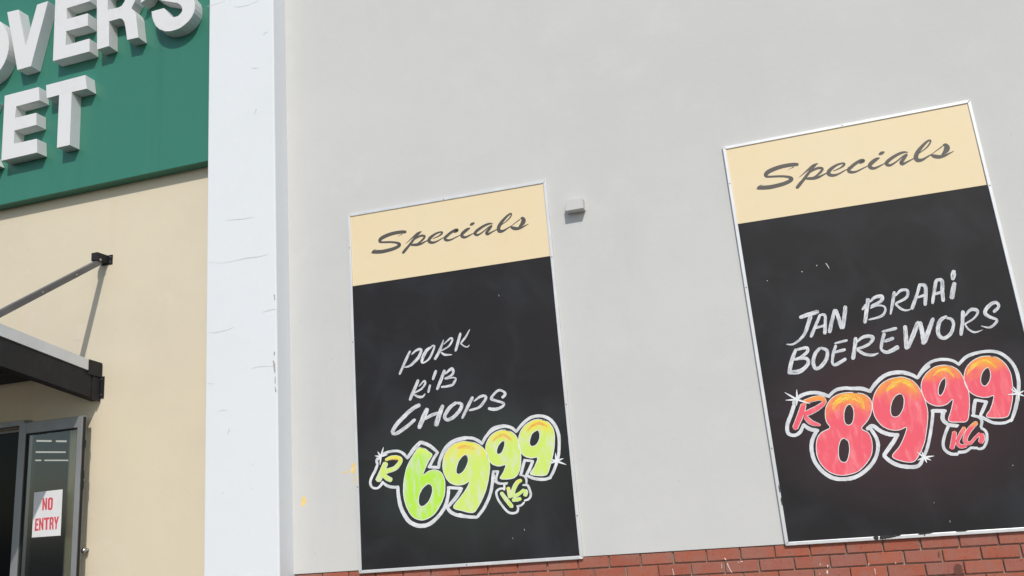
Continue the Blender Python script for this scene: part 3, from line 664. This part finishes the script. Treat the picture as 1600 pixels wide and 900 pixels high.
# left price, R69.99 KG
def digit(bt, cr, loops, m_, corners=()):
    o = fill_part('digit', loops, cr, PAN, m_, bt)
    for lp in loops:
        cl = [(u, v, EDGE) for u, v in lp]; cl = cl + [cl[0], cl[1]]
        stroke_part('digit_outline', [cl], cr, PAN - .0008, 'chalk_edge', o, rough=.2, sub=5)
def contour(bt, cr, st, scale=1.0):
    stroke_part('white_outline', st, cr, PAN - .0002, 'contour', bt, rough=.06, scale=scale * .9, step=.00012)
EDGE = 7
digit(b1, CC, [[(520, 115), (560, 125), (600, 155), (630, 185), (605, 230), (580, 280), (545, 372), (600, 337), (660, 325), (715, 350), (745, 410), (752, 480), (745, 560), (710, 650), (650, 740), (580, 785), (520, 795), (450, 765), (400, 690), (370, 600), (362, 500), (372, 400), (395, 300), (440, 210), (490, 135)],
                [(608, 457), (632, 485), (632, 540), (600, 620), (550, 665), (515, 660), (503, 620), (510, 560), (540, 500), (578, 465)]], 'lime')
EDGE = 6
digit(b1, CD, [[(270, 166), (350, 180), (418, 222), (460, 285), (478, 370), (475, 450), (455, 560), (420, 660), (372, 750), (330, 793), (230, 775), (160, 745), (220, 660), (270, 590), (302, 518), (250, 545), (180, 550), (120, 520), (82, 460), (66, 390), (75, 310), (110, 240), (160, 195), (212, 173)],
                [(268, 284), (289, 312), (284, 360), (255, 420), (215, 454), (187, 445), (187, 400), (207, 340), (240, 297)]], 'lime_top')
digit(b1, CE, [[(190, 168), (250, 180), (295, 215), (318, 270), (335, 340), (338, 420), (330, 490), (300, 550), (250, 573), (168, 570), (192, 520), (212, 458), (160, 467), (110, 455), (70, 415), (50, 350), (50, 290), (75, 235), (122, 190)],
                [(190, 256), (204, 272), (200, 310), (180, 355), (155, 369), (139, 360), (139, 330), (155, 290)]], 'lime_top')
digit(b1, CE, [[(490, 80), (550, 95), (595, 140), (615, 200), (615, 290), (602, 380), (582, 460), (558, 528), (530, 545), (470, 545), (416, 530), (452, 470), (476, 398), (420, 400), (362, 380), (328, 330), (318, 260), (332, 190), (372, 130), (430, 92)],
                [(480, 171), (494, 200), (489, 250), (465, 290), (430, 304), (411, 285), (413, 245), (430, 200), (455, 179)]], 'lime_top')
def thick_letter(bt, cr, st, m_, name='letter'):
    stroke_part(name, [[(u, v, w_ * 1.22) for u, v, w_ in s] for s in st], cr, PAN - .0002, 'chalk_edge', bt, rough=.03, cap=.3)
    stroke_part(name, st, cr, PAN - .0012, m_, bt, rough=.04, cap=.3)
thick_letter(b1, CN, [[(485, 360, 60), (470, 400, 76), (400, 570, 84), (335, 705, 84)], [(470, 330, 40), (560, 285, 52), (660, 275, 56), (735, 305, 60), (728, 370, 62), (640, 470, 70), (500, 520, 70), (430, 580, 60)], [(430, 585, 60), (520, 650, 76), (595, 682, 60)]], 'lime_top')
thick_letter(b1, CO, [[(138, 436, 50), (230, 560, 62), (350, 712, 60)], [(265, 345, 50), (290, 450, 62), (310, 545, 62)], [(335, 580, 52), (430, 570, 56), (502, 548, 50)]], 'lime_top')
thick_letter(b1, CO, [[(512, 222, 46), (430, 270, 62), (370, 380, 64), (352, 475, 64), (390, 505, 60), (470, 460, 50), (560, 388, 44)], [(560, 395, 50), (582, 440, 62), (562, 515, 58)]], 'lime_top')
contour(b1, CN, [[(340, 395, 50), (290, 520, 52), (220, 660, 50), (212, 750, 50), (258, 812, 46), (340, 815, 44), (400, 760, 50), (438, 695, 44)], [(420, 712, 44), (500, 772, 56), (600, 800, 58), (716, 800, 50)],
                 [(340, 400, 48), (322, 350, 52), (335, 300, 48), (400, 245, 56), (500, 190, 50), (620, 165, 50), (720, 172, 50), (800, 220, 56), (872, 308, 40)]])
contour(b1, CC, [[(396, 220, 32), (460, 130, 40), (530, 58, 40)], [(522, 62, 38), (610, 100, 36), (692, 168, 26)], [(682, 162, 28), (645, 220, 30), (600, 305, 30)], [(590, 298, 28), (700, 302, 32)],
                 [(690, 316, 30), (705, 230, 34), (760, 120, 40), (842, 52, 40), (960, 22, 40)]])
contour(b1, CC, [[(308, 472, 34), (315, 560, 36), (340, 680, 40), (400, 790, 44), (460, 835, 44), (530, 850, 44), (610, 830, 40), (690, 760, 36), (752, 670, 36), (780, 570, 34), (787, 480, 32)]])
contour(b1, CC, [[(770, 490, 30), (920, 500, 32)], [(908, 498, 36), (850, 590, 38), (778, 672, 34)], [(762, 650, 34), (800, 715, 36), (870, 750, 36), (972, 766, 34)]])
contour(b1, CD, [[(230, 134, 28), (330, 140, 30), (388, 168, 30), (418, 195, 24)], [(408, 195, 26), (450, 120, 30), (510, 65, 30), (590, 36, 30), (650, 38, 28)]])
contour(b1, CD, [[(200, 806, 30), (280, 828, 32), (378, 834, 30)], [(366, 836, 30), (430, 750, 30), (480, 640, 30), (502, 540, 30), (510, 428, 28)],
                 [(500, 432, 22), (562, 430, 24)], [(552, 430, 24), (535, 500, 24), (560, 534, 22), (636, 540, 18)], [(500, 432, 10), (520, 470, 12), (512, 520, 10)]])
contour(b1, CE, [[(60, 205, 26), (110, 155, 28), (190, 135, 28), (260, 150, 28), (306, 190, 22)], [(294, 190, 24), (350, 120, 28), (420, 66, 28), (500, 52, 28), (570, 75, 30), (620, 130, 30), (650, 210, 30), (655, 300, 28), (645, 400, 28), (612, 500, 28), (580, 562, 24)],
                 [(592, 560, 26), (530, 576, 28), (450, 570, 28), (376, 540, 24)], [(338, 538, 26), (355, 470, 28), (372, 408, 26)], [(358, 418, 24), (446, 426, 22)], [(440, 420, 26), (410, 490, 28), (380, 548, 26)]])
contour(b1, CO, [[(205, 290, 48), (200, 410, 36)], [(205, 372, 40), (120, 382, 44), (62, 440, 44), (90, 560, 44), (170, 680, 44), (260, 780, 46), (340, 810, 46), (420, 790, 46), (445, 735, 44), (438, 672, 36)], [(415, 690, 40), (500, 668, 40), (558, 608, 34)],
                 [(550, 590, 34), (630, 560, 44), (668, 490, 46), (650, 400, 46), (608, 318, 46), (520, 315, 34)], [(590, 305, 34), (590, 220, 44), (558, 160, 42), (462, 132, 26)], [(20, 240, 40), (120, 290, 40), (268, 272, 24)]])
def spark(bt, cr, c, ends, wd):
    st = []
    for e in ends:
        st.append([(c[0], c[1], wd), ((c[0] * .45 + e[0] * .55), (c[1] * .45 + e[1] * .55), wd * .8), (e[0], e[1], wd * .15)])
    stroke_part('sparkle', st, cr, PAN - .0024, 'spark', bt, cap=.2, rough=.05)
spark(b1, CN, (395, 262), ((443, 92), (335, 172), (286, 250), (378, 415), (345, 330), (520, 225)), 30)
spark(b1, CE, (630, 425), ((624, 356), (692, 403), (716, 456), (618, 512), (580, 412), (576, 446)), 16)

def shade(bt, cr, st, m_): stroke_part('colour_stroke', st, cr, PAN - .0007 + LAYER, m_, bt, rough=.12, cap=.2)
shade(b1, CD, [[(190, 232, 14), (240, 214, 30), (300, 216, 34), (350, 238, 14)]], 'orange')
shade(b1, CE, [[(105, 262, 10), (150, 222, 22), (205, 212, 24), (262, 255, 12)]], 'orange')
shade(b1, CE, [[(390, 178, 10), (435, 130, 22), (500, 114, 26), (560, 142, 12)]], 'orange')
shade(b1, CN, [[(530, 322, 20), (620, 300, 42), (715, 318, 22)]], 'orange')

# right price, R89.99 KG
EDGE = 6
digit(b2, CI, [[(590, 123), (680, 135), (735, 172), (756, 230), (745, 300), (715, 360), (668, 420), (722, 455), (750, 510), (757, 580), (745, 650), (700, 720), (640, 775), (570, 800), (490, 808), (410, 785), (345, 730), (305, 660), (293, 590), (300, 510), (335, 455), (406, 415), (380, 370), (367, 310), (376, 240), (410, 182), (460, 145), (522, 127)],
                [(573, 222), (597, 252), (605, 310), (595, 365), (573, 390), (547, 390), (526, 360), (523, 300), (535, 250), (553, 228)],
                [(525, 503), (555, 522), (567, 570), (565, 630), (548, 688), (525, 701), (495, 690), (479, 650), (478, 580), (490, 530), (508, 507)]], 'coral')
digit(b2, CK, [[(330, 102), (400, 130), (450, 182), (487, 250), (515, 325), (528, 410), (520, 520), (500, 640), (460, 738), (408, 801), (320, 798), (234, 757), (290, 680), (330, 600), (352, 518), (290, 540), (220, 537), (150, 505), (97, 440), (74, 370), (74, 290), (97, 220), (142, 160), (202, 122), (265, 105)],
                [(298, 239), (324, 258), (332, 310), (320, 370), (290, 418), (255, 431), (227, 415), (219, 365), (230, 310), (256, 262)]], 'coral')
EDGE = 8
digit(b2, CL, [[(320, 211), (400, 226), (465, 266), (512, 330), (550, 420), (578, 500), (587, 600), (584, 700), (562, 812), (470, 828), (362, 812), (388, 700), (408, 583), (340, 635), (260, 655), (180, 640), (112, 590), (73, 500), (64, 430), (86, 350), (142, 280), (222, 227)],
                [(322, 348), (332, 400), (319, 470), (290, 528), (264, 538), (250, 510), (253, 450), (277, 390), (302, 362)]], 'coral')
digit(b2, CL, [[(800, 113), (880, 126), (950, 172), (1000, 232), (1035, 310), (1050, 400), (1057, 500), (1049, 600), (1029, 700), (996, 768), (900, 784), (772, 768), (812, 690), (836, 620), (848, 543), (780, 560), (700, 555), (622, 525), (567, 470), (533, 390), (530, 320), (552, 240), (612, 172), (700, 124)],
                [(785, 238), (807, 267), (816, 330), (799, 390), (765, 433), (737, 433), (712, 400), (710, 350), (727, 290), (757, 253)]], 'coral')
thick_letter(b2, CI, [[(192, 212, 40), (162, 310, 46), (112, 432, 40)], [(185, 208, 32), (260, 180, 36), (330, 170, 36), (360, 200, 30), (320, 240, 36), (250, 280, 42), (185, 305, 34)], [(198, 320, 32), (250, 370, 36), (332, 396, 16)]], 'coral')
thick_letter(b2, CM, [[(422, 435, 46), (410, 550, 56), (382, 675, 52)], [(556, 386, 46), (500, 480, 48), (448, 585, 44)], [(448, 580, 42), (500, 632, 46), (584, 625, 34)]], 'coral')
thick_letter(b2, CM, [[(712, 320, 44), (630, 400, 56), (572, 490, 56), (560, 570, 52), (620, 592, 38), (690, 520, 34), (752, 462, 36)], [(760, 465, 50), (772, 530, 66), (748, 596, 50)]], 'coral')
shade(b2, CI, [[(425, 262, 16), (470, 192, 44), (560, 160, 50), (650, 178, 44), (690, 262, 14)]], 'yellow')
shade(b2, CK, [[(180, 222, 14), (235, 170, 44), (310, 138, 50), (395, 172, 34), (440, 225, 12)]], 'yellow')
shade(b2, CL, [[(190, 330, 10), (260, 278, 36), (340, 262, 40), (410, 310, 34), (420, 350, 10)]], 'yellow')
shade(b2, CL, [[(560, 330, 12), (610, 240, 40), (700, 178, 40), (790, 170, 40), (890, 240, 24)]], 'yellow')
shade(b2, CM, [[(700, 335, 20), (640, 400, 30), (590, 470, 14)]], 'yellow')
contour(b2, CI, [[(112, 220, 34), (90, 290, 36), (55, 390, 36), (60, 458, 34), (110, 478, 30), (160, 450, 34), (192, 380, 26)], [(182, 384, 28), (240, 425, 36), (316, 440, 34)], [(298, 435, 34), (260, 520, 36), (255, 600, 36), (280, 690, 36), (340, 770, 36), (420, 825, 36), (510, 840, 36), (610, 825, 36), (700, 770, 36), (770, 690, 34), (802, 600, 34), (795, 510, 34), (732, 405, 30)],
                 [(112, 222, 34), (110, 200, 30), (150, 160, 34), (220, 130, 32), (300, 125, 32), (370, 145, 34), (410, 160, 24)], [(390, 160, 26), (450, 107, 32), (520, 88, 32), (590, 90, 32), (670, 92, 36), (752, 118, 28)]])
contour(b2, CK, [[(45, 225, 30), (100, 150, 36), (170, 90, 36), (250, 65, 36), (330, 65, 36), (400, 85, 32), (450, 114, 26)], [(438, 116, 26), (490, 50, 30), (545, 5, 30)], [(20, 536, 34), (70, 505, 36), (140, 550, 36), (210, 575, 36), (292, 580, 32)], [(280, 578, 34), (220, 670, 40), (158, 755, 34)], [(158, 745, 34), (220, 800, 36), (300, 835, 36), (400, 845, 36), (458, 828, 34), (494, 760, 30), (525, 680, 30), (550, 560, 30), (565, 450, 30), (570, 372, 28)],
                 [(552, 380, 34), (684, 382, 34)], [(652, 385, 34), (650, 450, 34), (694, 488, 28)]])
contour(b2, CL, [[(18, 362, 34), (75, 265, 36), (150, 190, 36), (240, 155, 36), (340, 150, 36), (420, 170, 34), (484, 212, 30)], [(466, 210, 36), (540, 132, 40), (620, 92, 40), (740, 65, 36), (860, 65, 38), (960, 105, 40), (1050, 190, 40), (1100, 290, 44), (1120, 400, 46), (1110, 550, 46), (1080, 700, 46), (1036, 825, 34)], [(1048, 802, 34), (960, 836, 34), (850, 835, 36), (770, 800, 38), (690, 752, 30)],
                 [(632, 750, 36), (635, 680, 46), (652, 578, 42)], [(636, 585, 34), (788, 610, 34)], [(772, 602, 42), (740, 680, 44), (704, 758, 36)], [(310, 700, 46), (298, 790, 50), (350, 848, 38), (474, 862, 26)]])
contour(b2, CM, [[(348, 362, 48), (300, 480, 46), (275, 600, 44), (300, 680, 44), (380, 730, 44), (474, 732, 42)], [(462, 710, 44), (560, 700, 44), (636, 648, 34)], [(612, 652, 38), (724, 655, 38)], [(712, 668, 34), (790, 650, 40), (832, 560, 44), (825, 450, 40), (752, 388, 36)], [(756, 396, 38), (770, 310, 44), (730, 260, 40), (632, 236, 36)], [(340, 365, 40), (466, 378, 36)]])
spark(b2, CI, (135, 182), ((30, 122), (131, 96), (36, 187), (245, 217), (175, 150), (128, 235)), 16)
spark(b2, CK, (500, 765), ((438, 722), (582, 753), (556, 790), (520, 812), (466, 806), (476, 716), (440, 790)), 16)
spark(b2, CL, (1112, 520), ((1030, 466), (998, 532), (1180, 487), (1186, 548), (1128, 602), (1050, 430)), 20)

# black paint run over the frame of the right board, small smears on the left one
cq = crop(1200, 820, 8)
stroke_part('paint_smear', [[(1325, 175, 46), (1345, 165, 58), (1380, 165, 60)], [(1398, 160, 50), (1450, 158, 46), (1520, 150, 36), (1590, 140, 22), (1660, 128, 10)], [(1880, 118, 16), (1960, 110, 22), (2060, 95, 14)], [(2350, 82, 12), (2450, 74, 18), (2500, 66, 10)]], cq, FR - .0003, 'dark_paint', b2, rough=.3)['kind'] = 'stuff'
stroke_part('paint_smear', [[(1216.5, 757, .8), (1217.3, 762, 1.6), (1218.5, 770, 1.0)], [(1220, 777, .8), (1221.2, 784, 1.5), (1222, 790, .7)]], lambda u, v: (u, v), FR - .0003, 'dark_paint', b2, rough=.5)['kind'] = 'stuff'
# faint left-over chalk specks
stroke_part('chalk_speck', [[(1198, 438, .6), (1199.5, 439, 1.0)], [(1252, 424, .7), (1254, 425, 1.2)], [(1275, 416, .5), (1277, 414, .9)], [(1290, 411, .6), (1292.5, 414, 1.2), (1296, 420, .5)], [(1582, 726, .5), (1583, 728, .9)], [(1484, 813, .5), (1484.6, 816, 1.0)], [(1459, 785, .4), (1460, 786, .7)]], lambda u, v: (u, v), PAN, 'chalk', b2)['kind'] = 'stuff'
stroke_part('chalk_speck', [[(779, 460, .3), (780, 463, .5)], [(819, 826, .4), (819.6, 829, .7)], [(801, 840, .4), (801.5, 842, .6)]], lambda u, v: (u, v), PAN, 'chalk', b1)['kind'] = 'stuff'

# ------------------------------------------------------------------ NO ENTRY notice on the glass
CQ = crop(45, 760, 635 / 60)
NP = -.1275
nc = [on_y(*CQ(*p), NP - .0006) for p in ((50, 845), (525, 812), (560, 48), (90, 100))]
nt_ = thing('no_entry_notice', 'white paper notice reading NO ENTRY in red, stuck on the glass door', 'notice', (nc[0].x, NP, nc[0].z))
V, Fc = extrude_poly([[(p.x, p.z) for p in nc]], NP - .0006, NP); mesh_obj('paper', V, Fc, 'paper', nt_)
GL = {'N': [[(0, 0), (.3, 0), (.66, .55), (.66, 0), (1, 0), (1, 1), (.7, 1), (.34, .45), (.34, 1), (0, 1)]],
      'O': [[(.25, 0), (.75, 0), (1, .12), (1, .88), (.75, 1), (.25, 1), (0, .88), (0, .12)], [(.42, .16), (.58, .16), (.62, .2), (.62, .8), (.58, .84), (.42, .84), (.38, .8), (.38, .2)]],
      'E': [[(0, 0), (1, 0), (1, .17), (.45, .17), (.45, .41), (.88, .41), (.88, .57), (.45, .57), (.45, .83), (1, .83), (1, 1), (0, 1)]],
      'T': [[(0, 0), (1, 0), (1, .17), (.69, .17), (.69, 1), (.31, 1), (.31, .17), (0, .17)]],
      'R': [[(0, 0), (.7, 0), (.95, .1), (.98, .4), (.8, .52), (.95, .6), (1, 1), (.66, 1), (.6, .62), (.38, .58), (.38, 1), (0, 1)], [(.38, .16), (.56, .17), (.62, .24), (.62, .36), (.56, .43), (.38, .44)]],
      'Y': [[(0, 0), (.36, 0), (.5, .35), (.64, 0), (1, 0), (.68, .6), (.68, 1), (.32, 1), (.32, .6)]]}
for ch, qd in (('N', ((228, 196), (305, 188), (297, 390), (222, 398))), ('O', ((318, 186), (402, 178), (390, 388), (312, 396))), ('E', ((108, 535), (164, 528), (160, 732), (95, 740))), ('N', ((172, 526), (246, 518), (241, 722), (168, 730))),
               ('T', ((252, 518), (338, 510), (330, 716), (252, 723))), ('R', ((345, 509), (414, 503), (410, 712), (338, 718))), ('Y', ((416, 503), (500, 496), (478, 708), (420, 713)))):
    W = []
    for lp in GL[ch]:
        pp = []
        for u, v in lp:
            x = (qd[0][0] * (1 - u) + qd[1][0] * u) * (1 - v) + (qd[3][0] * (1 - u) + qd[2][0] * u) * v
            y = (qd[0][1] * (1 - u) + qd[1][1] * u) * (1 - v) + (qd[3][1] * (1 - u) + qd[2][1] * u) * v
            p = on_y(*CQ(x, y), NP - .001); pp.append((p.x, p.z))
        W.append(pp)
    V, Fc = extrude_poly(W, NP - .0012, NP - .0006); mesh_obj('letter', V, Fc, 'red_ink', nt_)

# ------------------------------------------------------------------ small fittings
q = on_y(884.5, 329.5, -.09); q2 = on_y(911.5, 325, -.09)
wbx = thing('wall_box', 'small grey painted outlet box on the wall right of the pork board', 'box', ((q.x + q2.x) / 2, 0, q.z))
hb = box('housing', (q.x, q2.x, -.09, .0, q.z, q.z + .088), 'grey_wall', wbx); bevel(hb, .0012, 1)
box('back_plate', (q.x - .006, q2.x + .006, -.004, -.0002, q.z + .006, q.z + .094), 'grey_wall', wbx)
q = on_y(137, 859.5, 0)
ds = thing('door_stop', 'small round metal knob on the cream wall beside the door', 'door stop', (q.x, 0, q.z))
V, Fc = [], []
prof = [(0, .018), (-.012, .018), (-.014, .010), (-.035, .010), (-.037, .024), (-.05, .026), (-.06, .018), (-.064, .006)]
n = 14
for y, r in prof:
    for k in range(n): V.append((q.x + r * math.cos(k * math.tau / n), y, q.z + r * math.sin(k * math.tau / n)))
for i in range(len(prof) - 1):
    for k in range(n): Fc.append((i * n + k, (i + 1) * n + k, (i + 1) * n + (k + 1) % n, i * n + (k + 1) % n))
Fc.append(tuple(range((len(prof) - 1) * n, len(prof) * n)))
mesh_obj('knob', V, Fc, 'metal', ds, smooth=True)

# fluorescent rows deep inside the shop
def on_z(px, py, z):
    d = ray(px, py); return CAM + d * ((z - CAM.z) / d.z)
TL_ = [('left tube of the upper light row seen through the glass door', (47, 688.3), (80, 688.8)), ('right tube of the upper light row seen through the glass door', (88, 689), (103.5, 689.2)), ('long tube of the middle light row seen through the glass door', (49, 706), (102, 706.2)),
       ('left tube of the lower light row seen through the glass door', (48, 719), (64, 719)), ('right tube of the lower light row seen through the glass door', (70, 719), (107, 719))]
for lb, a, b in TL_:
    A, B = on_z(*a, 3.3), on_z(*b, 3.3); dv = (B - A).normalized(); sd_ = Vector((-dv.y, dv.x, 0))
    t = thing('fluorescent_light', lb, 'ceiling light', A, 'fluorescent lights inside the shop')
    def bar(wd, z0, z1):
        V = []
        for s in (A, B):
            for a_, z in ((-1, z0), (1, z0), (1, z1), (-1, z1)): V.append(s + sd_ * wd * a_ + Vector((0, 0, z)))
        return V, [(0, 3, 2, 1), (4, 5, 6, 7), (0, 1, 5, 4), (1, 2, 6, 5), (2, 3, 7, 6), (3, 0, 4, 7)]
    mesh_obj('tube', *bar(.016, -.02, .01), 'tube', t)
    mesh_obj('batten', *bar(.06, .011, .06), 'interior', t)
    for s in (A * .8 + B * .2, A * .2 + B * .8):
        mesh_obj('hanger', *box_vf(s.x - .01, s.x + .01, s.y - .01, s.y + .01, 3.36, 4.41), 'metal', t)
